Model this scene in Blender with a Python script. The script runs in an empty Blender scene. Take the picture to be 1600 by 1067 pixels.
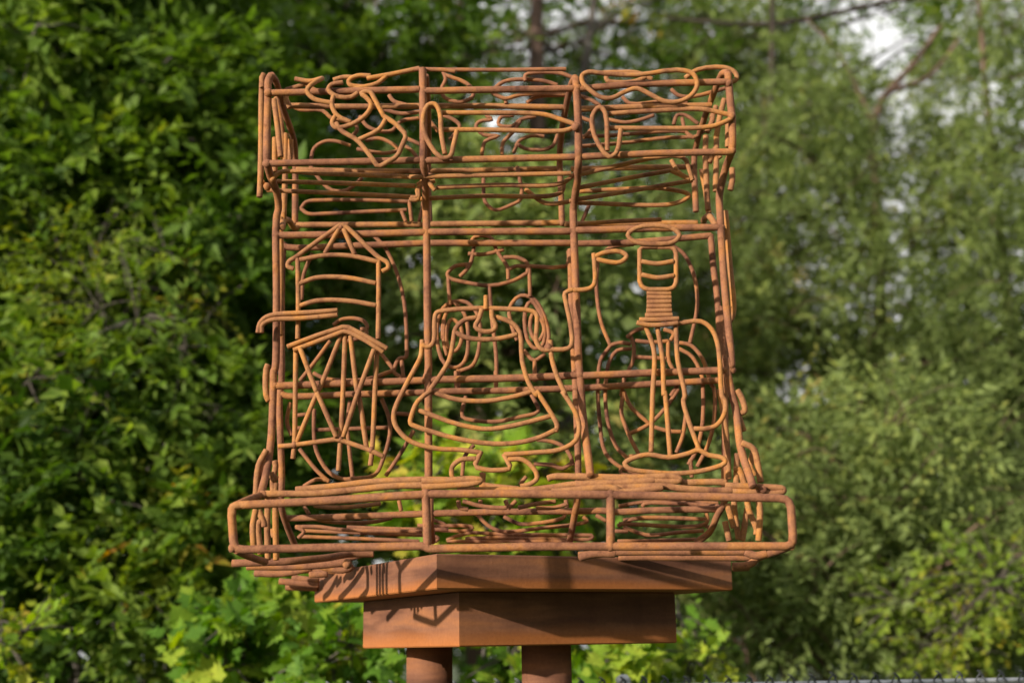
import bpy, math, random
import numpy as np
from mathutils import Vector, Matrix
# ------------------------------------------------------------------ camera, world, sun
S = bpy.context.scene
COL = S.collection
FPX = 2000.0
TH = math.atan(474/2000.0); RHO = math.radians(1.0)
CAM = np.array([0, -4.0, 1.5])
FW = np.array([0, math.cos(TH), math.sin(TH)])
_r = np.array([1.0, 0, 0]); _u = np.array([0, -math.sin(TH), math.cos(TH)])
RT = _r*math.cos(RHO) - _u*math.sin(RHO); UP = _u*math.cos(RHO) + _r*math.sin(RHO)
cam = bpy.data.cameras.new('camera'); co = bpy.data.objects.new('camera', cam); COL.objects.link(co)
M = Matrix.Identity(4)
for i in range(3):
    M[i][0] = RT[i]; M[i][1] = UP[i]; M[i][2] = -FW[i]; M[i][3] = CAM[i]
co.matrix_world = M
cam.sensor_width = 36; cam.lens = 45; cam.clip_end = 500
cam.dof.use_dof = True; cam.dof.focus_distance = 4.05; cam.dof.aperture_fstop = 1.45
S.camera = co
SUN_EL = math.radians(15.5); SUN_AZ = math.radians(43)     # azimuth: forward of -x, towards the camera
sd = Vector((-math.cos(SUN_AZ)*math.cos(SUN_EL), -math.sin(SUN_AZ)*math.cos(SUN_EL), math.sin(SUN_EL)))
sl = bpy.data.lights.new('sun', 'SUN'); sl.energy = 5.0; sl.angle = math.radians(0.9); sl.color = (1.0, 0.90, 0.78)
so = bpy.data.objects.new('sun', sl); COL.objects.link(so)
so.rotation_euler = sd.to_track_quat('Z', 'Y').to_euler(); so.location = (-6, -6, 8)
SKYOFF = 4.3
W = bpy.data.worlds.new('World'); S.world = W; W.use_nodes = True
nt = W.node_tree; nt.nodes.clear()
def N(nt, t, **k):
    n = nt.nodes.new(t)
    for a, b in k.items(): setattr(n, a, b)
    return n
sky = N(nt, 'ShaderNodeTexSky', sky_type='NISHITA', sun_disc=False)
sky.sun_elevation = SUN_EL; sky.sun_rotation = math.atan2(sd.x, sd.y); sky.dust_density = 1.5; sky.air_density = 1.0
bg = N(nt, 'ShaderNodeBackground'); bg.inputs[1].default_value = 0.056
out = N(nt, 'ShaderNodeOutputWorld')
tc = N(nt, 'ShaderNodeTexCoord'); no = N(nt, 'ShaderNodeTexNoise'); no.inputs['Scale'].default_value = 2.2; no.inputs['Detail'].default_value = 6
rmp = N(nt, 'ShaderNodeMapRange'); rmp.inputs[1].default_value = .40; rmp.inputs[2].default_value = .51
mx = N(nt, 'ShaderNodeMixRGB'); mx.inputs[2].default_value = (13.5, 13.4, 13.2, 1)
L = nt.links.new
smp = N(nt, 'ShaderNodeMapping'); smp.inputs['Location'].default_value = (SKYOFF, 0.7, 0.2); L(tc.outputs['Generated'], smp.inputs[0]); L(smp.outputs[0], no.inputs['Vector']); L(no.outputs['Fac'], rmp.inputs[0]); L(rmp.outputs[0], mx.inputs[0])
L(sky.outputs[0], mx.inputs[1]); L(mx.outputs[0], bg.inputs[0]); L(bg.outputs[0], out.inputs[0])
S.view_settings.view_transform = 'Standard'; S.view_settings.look = 'None'
S.view_settings.gamma = 1; S.view_settings.use_curve_mapping = False; S.view_settings.exposure = 0.52
S.cycles.max_bounces = 6; S.cycles.transparent_max_bounces = 4

def P(px, py, Y):
    d = FW + RT*(px-800)/FPX + UP*(533.5-py)/FPX
    return CAM + d*((Y-CAM[1])/d[1])

# ------------------------------------------------------------------ helpers
def tag(o, label=None, cat=None, group=None, kind=None):
    if label: o['label'] = label
    if cat: o['category'] = cat
    if group: o['group'] = group
    if kind: o['kind'] = kind
    return o
def empty(name, loc=(0, 0, 0)):
    o = bpy.data.objects.new(name, None); o.location = loc; o.empty_display_size = .1; COL.objects.link(o); return o
def mesh_np(name, V, F4=None, F3=None, tint=None, smooth=False):
    me = bpy.data.meshes.new(name)
    V = np.asarray(V, dtype=np.float32); me.vertices.add(len(V)); me.vertices.foreach_set('co', V.ravel())
    loops = []; tot = []
    if F4 is not None and len(F4): loops.append(np.asarray(F4).ravel()); tot.append(np.full(len(F4), 4))
    if F3 is not None and len(F3): loops.append(np.asarray(F3).ravel()); tot.append(np.full(len(F3), 3))
    lp = np.concatenate(loops).astype(np.int32); tt = np.concatenate(tot).astype(np.int32)
    me.loops.add(len(lp)); me.loops.foreach_set('vertex_index', lp)
    me.polygons.add(len(tt)); st = np.concatenate([[0], np.cumsum(tt)[:-1]]).astype(np.int32)
    me.polygons.foreach_set('loop_start', st)
    me.update(calc_edges=True)
    if tint is not None:
        at = me.attributes.new('tint', 'FLOAT', 'POINT'); at.data.foreach_set('value', np.asarray(tint, dtype=np.float32))
    me.polygons.foreach_set('use_smooth', np.full(len(tt), bool(smooth)))
    return me
def link(name, me, mat, parent=None):
    o = bpy.data.objects.new(name, me); COL.objects.link(o)
    if mat and not me.materials: me.materials.append(mat)
    if parent:
        o.parent = parent
        p = parent; off = Vector((0, 0, 0))
        while p: off += p.location; p = p.parent
        o.location = -off          # geometry is in world coordinates
    return o
def catmull(p, closed, n):
    p = np.asarray(p, float)
    if len(p) < 3 and not closed:
        m = max(2, n); t = np.linspace(0, 1, m+1)[:, None]; return p[0]*(1-t)+p[1]*t
    if closed: q = np.vstack([p[-1], p, p[0], p[1]])
    else: q = np.vstack([2*p[0]-p[1], p, 2*p[-1]-p[-2]])
    out = []
    for i in range(len(q)-3):
        p0, p1, p2, p3 = q[i:i+4]
        def tj(a, b): return max(np.linalg.norm(b-a), 1e-6)**.5
        t0 = 0; t1 = tj(p0, p1); t2 = t1+tj(p1, p2); t3 = t2+tj(p2, p3)
        for k in range(n):
            t = t1+(t2-t1)*k/n
            A1 = (t1-t)/(t1-t0)*p0+(t-t0)/(t1-t0)*p1; A2 = (t2-t)/(t2-t1)*p1+(t-t1)/(t2-t1)*p2; A3 = (t3-t)/(t3-t2)*p2+(t-t2)/(t3-t2)*p3
            B1 = (t2-t)/(t2-t0)*A1+(t-t0)/(t2-t0)*A2; B2 = (t3-t)/(t3-t1)*A2+(t-t1)/(t3-t1)*A3
            out.append((t2-t)/(t2-t1)*B1+(t-t1)/(t2-t1)*B2)
    if not closed: out.append(p[-1])
    return np.array(out)
def tube(pts, rad, sides=8, closed=False, caps=True, jit=0.0, rng=None):
    pts = np.asarray(pts, float); n = len(pts)
    rad = np.full(n, rad, float) if np.isscalar(rad) else np.asarray(rad, float)
    if jit and rng is not None:
        w = rng.standard_normal(n); w = (w+np.roll(w, 1)+np.roll(w, -1))/2
        rad = rad*(1+jit*w)
    if closed: T = np.roll(pts, -1, 0)-np.roll(pts, 1, 0)
    else: T = np.gradient(pts, axis=0)
    T /= np.linalg.norm(T, axis=1)[:, None]+1e-12
    if caps and not closed:
        a, b = pts[0], pts[-1]; ra, rb = rad[0], rad[-1]
        pts = np.vstack([a-T[0]*ra*.16, a-T[0]*ra*.06, pts, b+T[-1]*rb*.06, b+T[-1]*rb*.16])
        rad = np.concatenate([[ra*.78, ra*.97], rad, [rb*.97, rb*.78]])
        T = np.vstack([T[0], T[0], T, T[-1], T[-1]]); n += 4
    up = np.array([0, 0, 1.0]) if abs(T[0][2]) < .9 else np.array([0, 1.0, 0])
    u = np.cross(T[0], up); u /= np.linalg.norm(u)
    ang = np.arange(sides)*2*math.pi/sides; ca = np.cos(ang)[:, None]; sa = np.sin(ang)[:, None]
    V = []
    for i in range(n):
        u = u-T[i]*(u@T[i]); u /= np.linalg.norm(u)+1e-12
        v = np.cross(T[i], u)
        V.append(pts[i]+(ca*u+sa*v)*rad[i])
    V = np.vstack(V); F = []
    m = n if closed else n-1
    j = np.arange(sides); j2 = (j+1) % sides
    for i in range(m):
        a = i*sides; b = ((i+1) % n)*sides
        F.append(np.stack([a+j, a+j2, b+j2, b+j], 1))
    F = np.vstack(F); F3 = np.zeros((0, 3), int)
    if not closed:
        V = np.vstack([V, pts[0][None]-T[0]*rad[0]*.1, pts[-1][None]+T[-1]*rad[-1]*.1]); c0 = len(V)-2
        e = (n-1)*sides
        F3 = np.vstack([np.stack([j2, j, np.full(sides, c0)], 1), np.stack([e+j, e+j2, np.full(sides, c0+1)], 1)])
    return V, F, F3
class MB:
    def __init__(s): s.V = []; s.F4 = []; s.F3 = []; s.n = 0
    def add(s, V, F4=None, F3=None):
        s.V.append(V)
        if F4 is not None and len(F4): s.F4.append(np.asarray(F4)+s.n)
        if F3 is not None and len(F3): s.F3.append(np.asarray(F3)+s.n)
        s.n += len(V)
    def mesh(s, name, smooth=True):
        return mesh_np(name, np.vstack(s.V), np.vstack(s.F4) if s.F4 else None, np.vstack(s.F3) if s.F3 else None, None, smooth)

# ------------------------------------------------------------------ materials
def new_mat(name):
    m = bpy.data.materials.new(name); m.use_nodes = True; nt = m.node_tree
    b = nt.nodes['Principled BSDF']; return m, nt, b
def ramp(nt, stops):
    r = N(nt, 'ShaderNodeValToRGB'); e = r.color_ramp.elements
    while len(e) < len(stops): e.new(.5)
    for x, (p, c) in zip(e, stops): x.position = p; x.color = (*c, 1)
    return r
def rust_rod(name, stops):
    m, nt, b = new_mat(name); L = nt.links.new
    g = N(nt, 'ShaderNodeNewGeometry')
    n1 = N(nt, 'ShaderNodeTexNoise'); n1.inputs['Scale'].default_value = 9; n1.inputs['Detail'].default_value = 5; n1.inputs['Roughness'].default_value = .65
    n2 = N(nt, 'ShaderNodeTexNoise'); n2.inputs['Scale'].default_value = 190; n2.inputs['Detail'].default_value = 4
    n3 = N(nt, 'ShaderNodeTexNoise'); n3.inputs['Scale'].default_value = 38; n3.inputs['Detail'].default_value = 6
    for n in (n1, n2, n3): L(g.outputs['Position'], n.inputs['Vector'])
    r1 = ramp(nt, stops)
    L(n1.outputs[0], r1.inputs[0])
    r3 = ramp(nt, [(.30, (.35, .25, .25)), (.42, (.9, .88, .86)), (.62, (1, 1, 1)), (.72, (1.25, 1.05, .7))])
    L(n3.outputs[0], r3.inputs[0])
    mu = N(nt, 'ShaderNodeMixRGB', blend_type='MULTIPLY'); mu.inputs[0].default_value = .5
    L(r1.outputs[0], mu.inputs[1]); L(r3.outputs[0], mu.inputs[2])
    mu2 = N(nt, 'ShaderNodeMixRGB', blend_type='MULTIPLY'); mu2.inputs[0].default_value = .45
    r2 = ramp(nt, [(.3, (.55, .5, .48)), (.6, (1.1, 1.1, 1.1))]); L(n2.outputs[0], r2.inputs[0])
    L(mu.outputs[0], mu2.inputs[1]); L(r2.outputs[0], mu2.inputs[2]); L(mu2.outputs[0], b.inputs['Base Color'])
    b.inputs['Roughness'].default_value = .82; b.inputs['Specular IOR Level'].default_value = .25
    bp = N(nt, 'ShaderNodeBump'); bp.inputs['Strength'].default_value = .6; bp.inputs['Distance'].default_value = .0018
    ad = N(nt, 'ShaderNodeMath', operation='ADD'); L(n2.outputs[0], ad.inputs[0]); L(n3.outputs[0], ad.inputs[1])
    L(ad.outputs[0], bp.inputs['Height']); L(bp.outputs[0], b.inputs['Normal'])
    return m
def rust_plate(z0, z1):
    m, nt, b = new_mat('weathered_plate'); L = nt.links.new
    g = N(nt, 'ShaderNodeNewGeometry'); sx = N(nt, 'ShaderNodeSeparateXYZ'); L(g.outputs['Position'], sx.inputs[0])
    mp = N(nt, 'ShaderNodeMapping'); mp.inputs['Scale'].default_value = (1.2, 1.2, 9); L(g.outputs['Position'], mp.inputs[0])
    n1 = N(nt, 'ShaderNodeTexNoise'); n1.inputs['Scale'].default_value = 1.6; n1.inputs['Detail'].default_value = 6; L(mp.outputs[0], n1.inputs['Vector'])
    mv = N(nt, 'ShaderNodeMapping'); mv.inputs['Scale'].default_value = (6, 6, 1.2); L(g.outputs['Position'], mv.inputs[0])
    n2 = N(nt, 'ShaderNodeTexNoise'); n2.inputs['Scale'].default_value = 2.2; n2.inputs['Detail'].default_value = 3; L(mv.outputs[0], n2.inputs['Vector'])
    n3 = N(nt, 'ShaderNodeTexNoise'); n3.inputs['Scale'].default_value = 90; n3.inputs['Detail'].default_value = 4; L(g.outputs['Position'], n3.inputs['Vector'])
    r1 = ramp(nt, [(.25, (.085, .034, .022)), (.42, (.125, .052, .028)), (.52, (.20, .086, .045)), (.62, (.26, .106, .044)), (.78, (.19, .088, .05))]); L(n1.outputs[0], r1.inputs[0])
    r2 = ramp(nt, [(.3, (.5, .44, .44)), (.5, (.95, .93, .92)), (.62, (1.1, 1.1, 1.05)), (.75, (1.35, 1.25, 1.15))]); L(n2.outputs[0], r2.inputs[0])
    mu = N(nt, 'ShaderNodeMixRGB', blend_type='MULTIPLY'); mu.inputs[0].default_value = .3; L(r1.outputs[0], mu.inputs[1]); L(r2.outputs[0], mu.inputs[2])
    # fresh orange rust where water collects at the lower rim
    mr = N(nt, 'ShaderNodeMapRange'); mr.inputs[1].default_value = z0+(z1-z0)*.36; mr.inputs[2].default_value = z0+(z1-z0)*.10
    ad = N(nt, 'ShaderNodeMath', operation='MULTIPLY_ADD'); ad.inputs[1].default_value = (z1-z0)*.55; L(n1.outputs[0], ad.inputs[0]); 
    sb = N(nt, 'ShaderNodeMath', operation='SUBTRACT'); L(sx.outputs[2], ad.inputs[2]); L(ad.outputs[0], sb.inputs[0]); sb.inputs[1].default_value = (z1-z0)*.27
    L(sb.outputs[0], mr.inputs[0])
    mo = N(nt, 'ShaderNodeMixRGB'); mo.inputs[2].default_value = (.38, .125, .025, 1); L(mu.outputs[0], mo.inputs[1])
    mm = N(nt, 'ShaderNodeMath', operation='MULTIPLY'); mm.inputs[1].default_value = .7; L(mr.outputs[0], mm.inputs[0]); L(mm.outputs[0], mo.inputs[0])
    r3 = ramp(nt, [(.3, (.78, .76, .76)), (.55, (1.02, 1.02, 1.02)), (.70, (1.15, 1.15, 1.15)), (.76, (1.7, 1.75, 1.9))]); L(n3.outputs[0], r3.inputs[0])
    m3 = N(nt, 'ShaderNodeMixRGB', blend_type='MULTIPLY'); m3.inputs[0].default_value = .4; L(mo.outputs[0], m3.inputs[1]); L(r3.outputs[0], m3.inputs[2])
    L(m3.outputs[0], b.inputs['Base Color'])
    b.inputs['Roughness'].default_value = .74; b.inputs['Specular IOR Level'].default_value = .3
    bp = N(nt, 'ShaderNodeBump'); bp.inputs['Strength'].default_value = .25; bp.inputs['Distance'].default_value = .002
    L(n3.outputs[0], bp.inputs['Height']); L(bp.outputs[0], b.inputs['Normal'])
    return m
def leaf_mat(name, stops, trans=.42, rough=.6, spec=.2):
    m, nt, b = new_mat(name); L = nt.links.new
    a = N(nt, 'ShaderNodeAttribute', attribute_name='tint')
    oi = N(nt, 'ShaderNodeObjectInfo'); ad = N(nt, 'ShaderNodeMath', operation='ADD')
    L(a.outputs['Fac'], ad.inputs[0]); 
    g = N(nt, 'ShaderNodeNewGeometry'); n = N(nt, 'ShaderNodeTexNoise'); n.inputs['Scale'].default_value = 14; L(g.outputs['Position'], n.inputs['Vector'])
    ms = N(nt, 'ShaderNodeMath', operation='MULTIPLY_ADD'); ms.inputs[1].default_value = .24; ms.inputs[2].default_value = -.12; L(n.outputs[0], ms.inputs[0]); L(ms.outputs[0], ad.inputs[1])
    r = ramp(nt, stops); L(ad.outputs[0], r.inputs[0]); L(r.outputs[0], b.inputs['Base Color'])
    b.inputs['Roughness'].default_value = rough; b.inputs['Specular IOR Level'].default_value = spec
    t = N(nt, 'ShaderNodeBsdfTranslucent'); hs = N(nt, 'ShaderNodeHueSaturation'); hs.inputs['Value'].default_value = 1.5; hs.inputs['Saturation'].default_value = 1.1
    L(r.outputs[0], hs.inputs['Color']); L(hs.outputs[0], t.inputs[0])
    x = N(nt, 'ShaderNodeMixShader'); x.inputs[0].default_value = trans; L(b.outputs[0], x.inputs[1]); L(t.outputs[0], x.inputs[2])
    L(x.outputs[0], nt.nodes['Material Output'].inputs[0]); return m
def noise_mat(name, stops, scale, stretch=(1, 1, 1), rough=.85, bump=.4, dist=.01, metal=0, spec=.3):
    m, nt, b = new_mat(name); L = nt.links.new
    g = N(nt, 'ShaderNodeNewGeometry'); mp = N(nt, 'ShaderNodeMapping'); mp.inputs['Scale'].default_value = stretch; L(g.outputs['Position'], mp.inputs[0])
    n = N(nt, 'ShaderNodeTexNoise'); n.inputs['Scale'].default_value = scale; n.inputs['Detail'].default_value = 6; L(mp.outputs[0], n.inputs['Vector'])
    r = ramp(nt, stops); L(n.outputs[0], r.inputs[0]); L(r.outputs[0], b.inputs['Base Color'])
    b.inputs['Roughness'].default_value = rough; b.inputs['Metallic'].default_value = metal; b.inputs['Specular IOR Level'].default_value = spec
    bp = N(nt, 'ShaderNodeBump'); bp.inputs['Strength'].default_value = bump; bp.inputs['Distance'].default_value = dist
    L(n.outputs[0], bp.inputs['Height']); L(bp.outputs[0], b.inputs['Normal']); return m
FROD = rust_rod('rusted_frame_bar', [(.28, (.085, .034, .022)), (.38, (.19, .080, .043)), (.50, (.27, .118, .058)), (.62, (.34, .142, .046)), (.74, (.38, .18, .07))])
ROD = rust_rod('rusted_rod', [(.26, (.12, .048, .030)), (.38, (.25, .110, .050)), (.50, (.34, .160, .064)), (.62, (.40, .172, .044)), (.74, (.43, .23, .09))])
BARK = noise_mat('bark', [(.3, (.035, .028, .022)), (.55, (.10, .085, .07)), (.75, (.20, .18, .155))], 6, (1, 1, .25), bump=.8, dist=.02)
DBARK = noise_mat('dark_bark', [(.3, (.02, .016, .012)), (.7, (.06, .045, .035))], 6, bump=.5, dist=.02)
BARK2 = noise_mat('brown_bark', [(.3, (.045, .028, .02)), (.55, (.11, .07, .05)), (.75, (.20, .13, .10))], 6, (1, 1, .25), bump=.8, dist=.02)

# ------------------------------------------------------------------ ground
gm = noise_mat('grass_soil', [(.3, (.035, .05, .015)), (.5, (.05, .08, .02)), (.7, (.09, .085, .045))], 1.7, bump=.5, dist=.03)
xs = np.linspace(-1, 1, 61); xs = np.sign(xs)*np.abs(xs)**2*220
GX, GY = np.meshgrid(xs, xs+15, indexing='ij')
GZ = .04*np.sin(GX*.9+1)*np.cos(GY*.7)+.03*np.sin(GX*2.3-GY*1.9)-.03
rr = np.hypot(GX, GY); GZ = np.where(rr < 4, GZ*.2-.0, GZ)
idx = np.arange(61*61).reshape(61, 61)
F = np.stack([idx[:-1, :-1], idx[1:, :-1], idx[1:, 1:], idx[:-1, 1:]], -1).reshape(-1, 4)
tag(link('ground', mesh_np('ground', np.stack([GX, GY, GZ], -1).reshape(-1, 3), F, smooth=True), gm), kind='structure')

# ------------------------------------------------------------------ steel stand: cap slab, box and two pipe legs
A28 = math.radians(28); UX = np.array([math.cos(A28), math.sin(A28), 0]); VX = np.array([-math.sin(A28), math.cos(A28), 0])
SC = np.array([-.011, .64, 0])
def box_rot(c, half, z0, z1, bev=.004):
    h = half; V = []
    for z, k in ((z0, h-bev), (z0+bev, h), (z1-bev, h), (z1, h-bev)):
        for a, b in ((-1, -1), (1, -1), (1, 1), (-1, 1)):
            p = c+UX*a*k+VX*b*k; V.append((p[0], p[1], z))
    F = [(3, 2, 1, 0), (12, 13, 14, 15)]
    for l in range(3):
        for i in range(4): F.append((l*4+i, l*4+(i+1) % 4, (l+1)*4+(i+1) % 4, (l+1)*4+i))
    return np.array(V), np.array(F)
SLT, SLB, BXB = 1.772, 1.667, 1.498
stand = empty('steel_stand', (SC[0], SC[1], 0))
tag(stand, 'rust brown steel stand of two stacked square boxes on round pipe legs', 'stand')
V, F = box_rot(SC, .549, SLB, SLT); link('cap_box', mesh_np('cap_box', V, F), rust_plate(SLB, SLT), stand)
V, F = box_rot(SC, .409, BXB, SLB-.0); link('lower_box', mesh_np('lower_box', V, F), rust_plate(BXB, SLB), stand)
rng = np.random.default_rng(3)
PLT = rust_plate(0.2, 1.2)
legm = rust_plate(-.4, .3)
for (x, y) in ((-.320, .79), (.097, .43)):
    b = MB(); b.add(*tube([(x, y, 0.02), (x, y, .7), (x, y, BXB+.003)], .0835, 40, caps=False)); link('pipe_leg', b.mesh('pipe_leg'), legm, stand)
    V, F = box_rot(np.array([x, y, 0]), .15, -.03, .02); link('foot_plate', mesh_np('foot_plate', V, F), legm, stand)

# ------------------------------------------------------------------ wire sculpture, drawn rod by rod
# each stroke: frame letters give the local drawing origin and scale, "@y" sets the depth plane in metres
FR = {'A': (390, 90, 280/1067), 'B': (640, 90, 280/1067), 'C': (890, 90, 280/1067), 'D': (390, 340, 280/1067), 'E': (640, 340, 280/1067),
      'G': (880, 340, 280/1067), 'H': (350, 580, 350/1067), 'I': (600, 580, 330/1174), 'J': (890, 580, 360/1164), 'K': (340, 730, .225),
      'L': (660, 680, .1875), 'M': (900, 700, .225), 'N': (1060, 90, .225), 'O': (1060, 330, 180/362), 'Q': (380, 560, .28125), 'S': (0, 0, 1)}
def parse(s):
    fr = 'S'; Y = 0.; pts = []; poly = closed = False
    for t in s.split():
        if t == '!': poly = True
        elif t == 'o': closed = True
        elif t in FR: fr = t
        elif t[0] == '@': Y = float(t[1:])
        else:
            x, y = t.split(','); ox, oy, k = FR[fr]; pts.append(P(ox+float(x)*k, oy+float(y)*k, Y))
    return np.array(pts), poly, closed
RW = np.random.default_rng(11)
def rod_mesh(name, s, r):
    pts, poly, closed = parse(s)
    if poly:   # sharp bends: short straight pieces with points doubled round each bend
        q = [pts[0]]
        for i in range(1, len(pts)-1):
            for k in (pts[i-1], pts[i+1]):
                d = k-pts[i]; l = np.linalg.norm(d); q.append(pts[i]+d/l*min(r*1.2, l*.3))
        q.append(pts[-1]); c = []
        for a, bb in zip(q[:-1], q[1:]):
            m = max(1, int(np.linalg.norm(bb-a)/.04))
            for k in range(m): c.append(a+(bb-a)*k/m)
        c.append(q[-1]); c = np.array(c)
    else:
        ln = np.linalg.norm(np.diff(pts, axis=0), axis=1).mean()
        c = catmull(pts, closed, int(min(14, max(3, ln/.018))))
    if not closed:
        w = RW.standard_normal(c.shape); w[1:-1] = (w[:-2]+w[1:-1]+w[2:])/3; c = c + w*r*.02
    b = MB(); b.add(*tube(c, r, 10, closed, jit=.012, rng=RW)); return b.mesh(name)
cage = empty('wire_sculpture', (0, 0, SLT)); 
tag(cage, 'open cage of welded rusty rods with wire drawings of a tower, bell and bottle', 'sculpture')
T = .0110; TB = .0124; MD = .0079; SM = .0069
def part(name, items, r, child='rod', sep=True):
    root = None
    for s in items:
        rr = r
        if isinstance(s, tuple): s, rr = s
        mt = FROD if name.startswith('rear') else ROD
        if root is None: root = link(name, rod_mesh(name, s, rr), mt, cage)
        elif sep: link(child, rod_mesh(child, s, rr), mt, root)
    return root
def each(name, items, r):
    for s in items: link(name, rod_mesh(name, s, r), FROD if r > .0105 or r < .0072 else ROD, cage)
# posts
each('frame_post', [
 'A @-.15 130,105 112,140 110,220 104,450 104,620 @-.1 122,700 @-.03 165,820 @0 172,900 D @0 160,0 160,500 152,900 @0 H 237,0 235,60 226,300 @-.04 208,450 @-.12 178,580',
 'B @-.16 78,68 80,300 82,450 80,620 @-.12 92,700 @0 98,900 @0 E 100,0 108,700 112,900 I @0 245,0 246,100 248,590',
 'B @-.16 990,122 1000,300 1005,450 1005,620 @-.1 1000,720 @0 975,900 @0 G 60,0 75,400 95,900 J 50,0 70,250 @-.05 90,400 @-.12 105,525',
 'N @-.15 345,108 350,180 360,300 N 372,420 372,640 @-.06 330,760 @0 285,960 @0 G 935,0 960,400 1000,900 O @0 150,460 165,560 180,620 @-.06 195,740 @-.14 235,865',
], TB)
each('rear_post', [
 'D @.15 200,150 192,400 190,700 190,950 H @.15 265,130 268,300 275,500 K @.15 440,250 @.22 480,400 @.3 535,535',
 'E @.15 958,190 962,400 966,600 985,950 I @.15 1066,150 1080,560 L @.15 1290,540 @.2 1265,680 @.3 1225,900',
 'G @.15 878,105 895,300 920,500 940,900 O @.15 132,300 145,500 145,840 M @.15 1030,370 @.2 980,470 @.26 930,580 @.32 840,650',
 'L @.2 65,500 68,700 @.3 85,885'], T)
each('arched_side_bar', [
 'A @-.15 130,105 @-.1 160,150 @0 195,290 @.12 245,430 @.22 268,520 @.3 272,620 270,990',
 'B @-.1 97,110 @.02 108,290 @.2 112,500 @.3 110,680 118,990',
 'B @-.15 985,120 @-.08 960,170 @.02 930,300 @.15 905,450 @.28 893,620 @.3 897,700 908,985',
 'N @-.15 345,108 @-.12 310,108 @-.08 285,150 @.02 225,300 @.15 165,470 @.28 118,640 @.3 110,720 122,1070'], T)
# rails
each('cornice_top_rail', ['A @-.16 120,212 600,200 1010,190', 'B @-.16 80,200 500,192 990,185', 'C @-.16 40,188 400,160 940,146'], T)
each('cornice_bottom_rail', ['A @-.16 104,632 1010,612', 'B @-.16 80,614 1005,592', 'C @-.16 60,592 500,572 965,562'], T)
each('cornice_rear_rail', ['A @.02 195,287 600,293 1025,290', 'B @.02 108,290 500,290 930,298', 'C @.02 30,308 500,292 845,285',
 'A @.3 280,668 600,676 1025,678', 'B @.3 110,677 893,662', 'C @.3 10,665 450,655 720,652'], T*.9)
each('neck_rail', ['D @.3 280,45 1060,42', 'B @.3 118,992 908,985', 'C @.3 -28,992 500,988 760,985'], T*.95)
each('body_rail', ['D @0 160,106 500,102 1045,88', 'E @0 100,86 960,82', 'G @0 62,78 500,66 950,58',
 'D @0 152,1002 600,985 1068,968', 'E @0 112,966 600,955 1008,938', 'G @0 98,942 500,925 1000,908'], TB*.95)
each('rear_body_rail', ['D @.15 200,165 230,178 600,168 1050,152', 'E @.15 108,152 960,152', 'G @.15 60,155 400,148 880,108',
 'D @.15 190,1050 230,1062 600,1052 1058,1040', 'E @.15 112,1035 600,1028 985,1015', 'G @.15 98,1015 500,992 940,968',
 'K @.2 470,355 820,345 1480,320', 'L @.2 65,650 600,638 1265,630', 'L @.2 1265,632 1530,628 M @.2 290,442 500,432 975,422'], T)
each('corner_hook', ['D @0 195,60 @.1 200,20 @.2 235,20 @.25 262,60 @.3 285,60', 'C @.3 800,990 @.2 800,965 @.1 830,945 @.0 872,1000'], T*.95)
# base frame
each('base_frame', ['! K @-.27 150,263 700,235 1470,185 L 700,486 M 280,325 1080,342 1440,347 1490,378 1508,640 1490,680 250,682 L 1000,925 50,945 K 1450,545 700,558 150,572 112,545 95,300 112,265 160,262'], TB)
each('base_upright', ['L @-.27 28,455 42,930', 'M @-.27 240,300 240,672'], TB)
each('base_side_bar', ['K @-.27 130,262 @-.2 210,225 @-.12 315,185', 'K @-.27 130,575 @-.2 200,610 @.0 330,655', 'M @-.27 1495,680 @-.1 1400,715 @.1 1310,745 @.3 1200,790',
 'K @-.14 315,185 @.0 350,200 @.3 400,240', 'M @-.12 1300,285 @0 1240,300 @.3 1160,330'], T)
each('ledge_rod', ['K @-.13 330,183 700,180 1000,150 1250,128 1600,125', 'K @-.06 545,155 800,132 1100,98 1440,85 1600,88', 'L @-.18 0,430 250,415 420,400 490,375 420,365 150,380 0,378',
 'L @-.14 290,460 700,455 900,455 1080,435 1250,410 1600,395', 'L @-.1 1045,360 1090,345 1300,345 1600,362 M @-.1 480,222 700,230 720,218 690,200 400,205 0,195',
 'M @-.16 0,255 250,245 540,225', 'M @-.18 0,290 300,275 600,265 740,280 1020,295 1080,290', 'M @-.08 730,240 1000,235 1040,240', 'M @-.1 1040,260 1300,270 1440,285 1430,305 1080,300',
 'L @-.2 1080,470 1600,440 M @-.2 300,300 600,275', 'L @-.1 480,415 600,430 800,450'], .0105)
# under the base frame
each('underside_rod', ['! K @0.18 105,665 500,652 @0.28 760,628 @0.38 930,598 1080,600', 'K @0.38 205,688 500,690 700,680 900,660', 'K @0.58 260,735 450,738 650,700', 'K @0.68 440,722 600,712 860,720', '! K @0.48 700,680 800,712 900,712 950,682 750,672',
 'K @0.78 430,790 700,815', 'K @0.83 475,830 690,838', 'K @0.78 520,765 700,790', 'K @0.58 640,745 760,740',
 'K @0.48 600,680 780,660 1050,590', 'M @.0 20,745 150,735 250,722 1000,718 1180,716', 'M @.2 300,755 1000,757 1220,757', 'M @.1 1090,818 1190,812 1230,790 1250,760', 'M @-.1 1180,720 1240,745 1320,735', 'M @.15 1090,830 1200,825',
 'L @-.1 1310,1015 1450,985 1600,985'], .0125)
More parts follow.
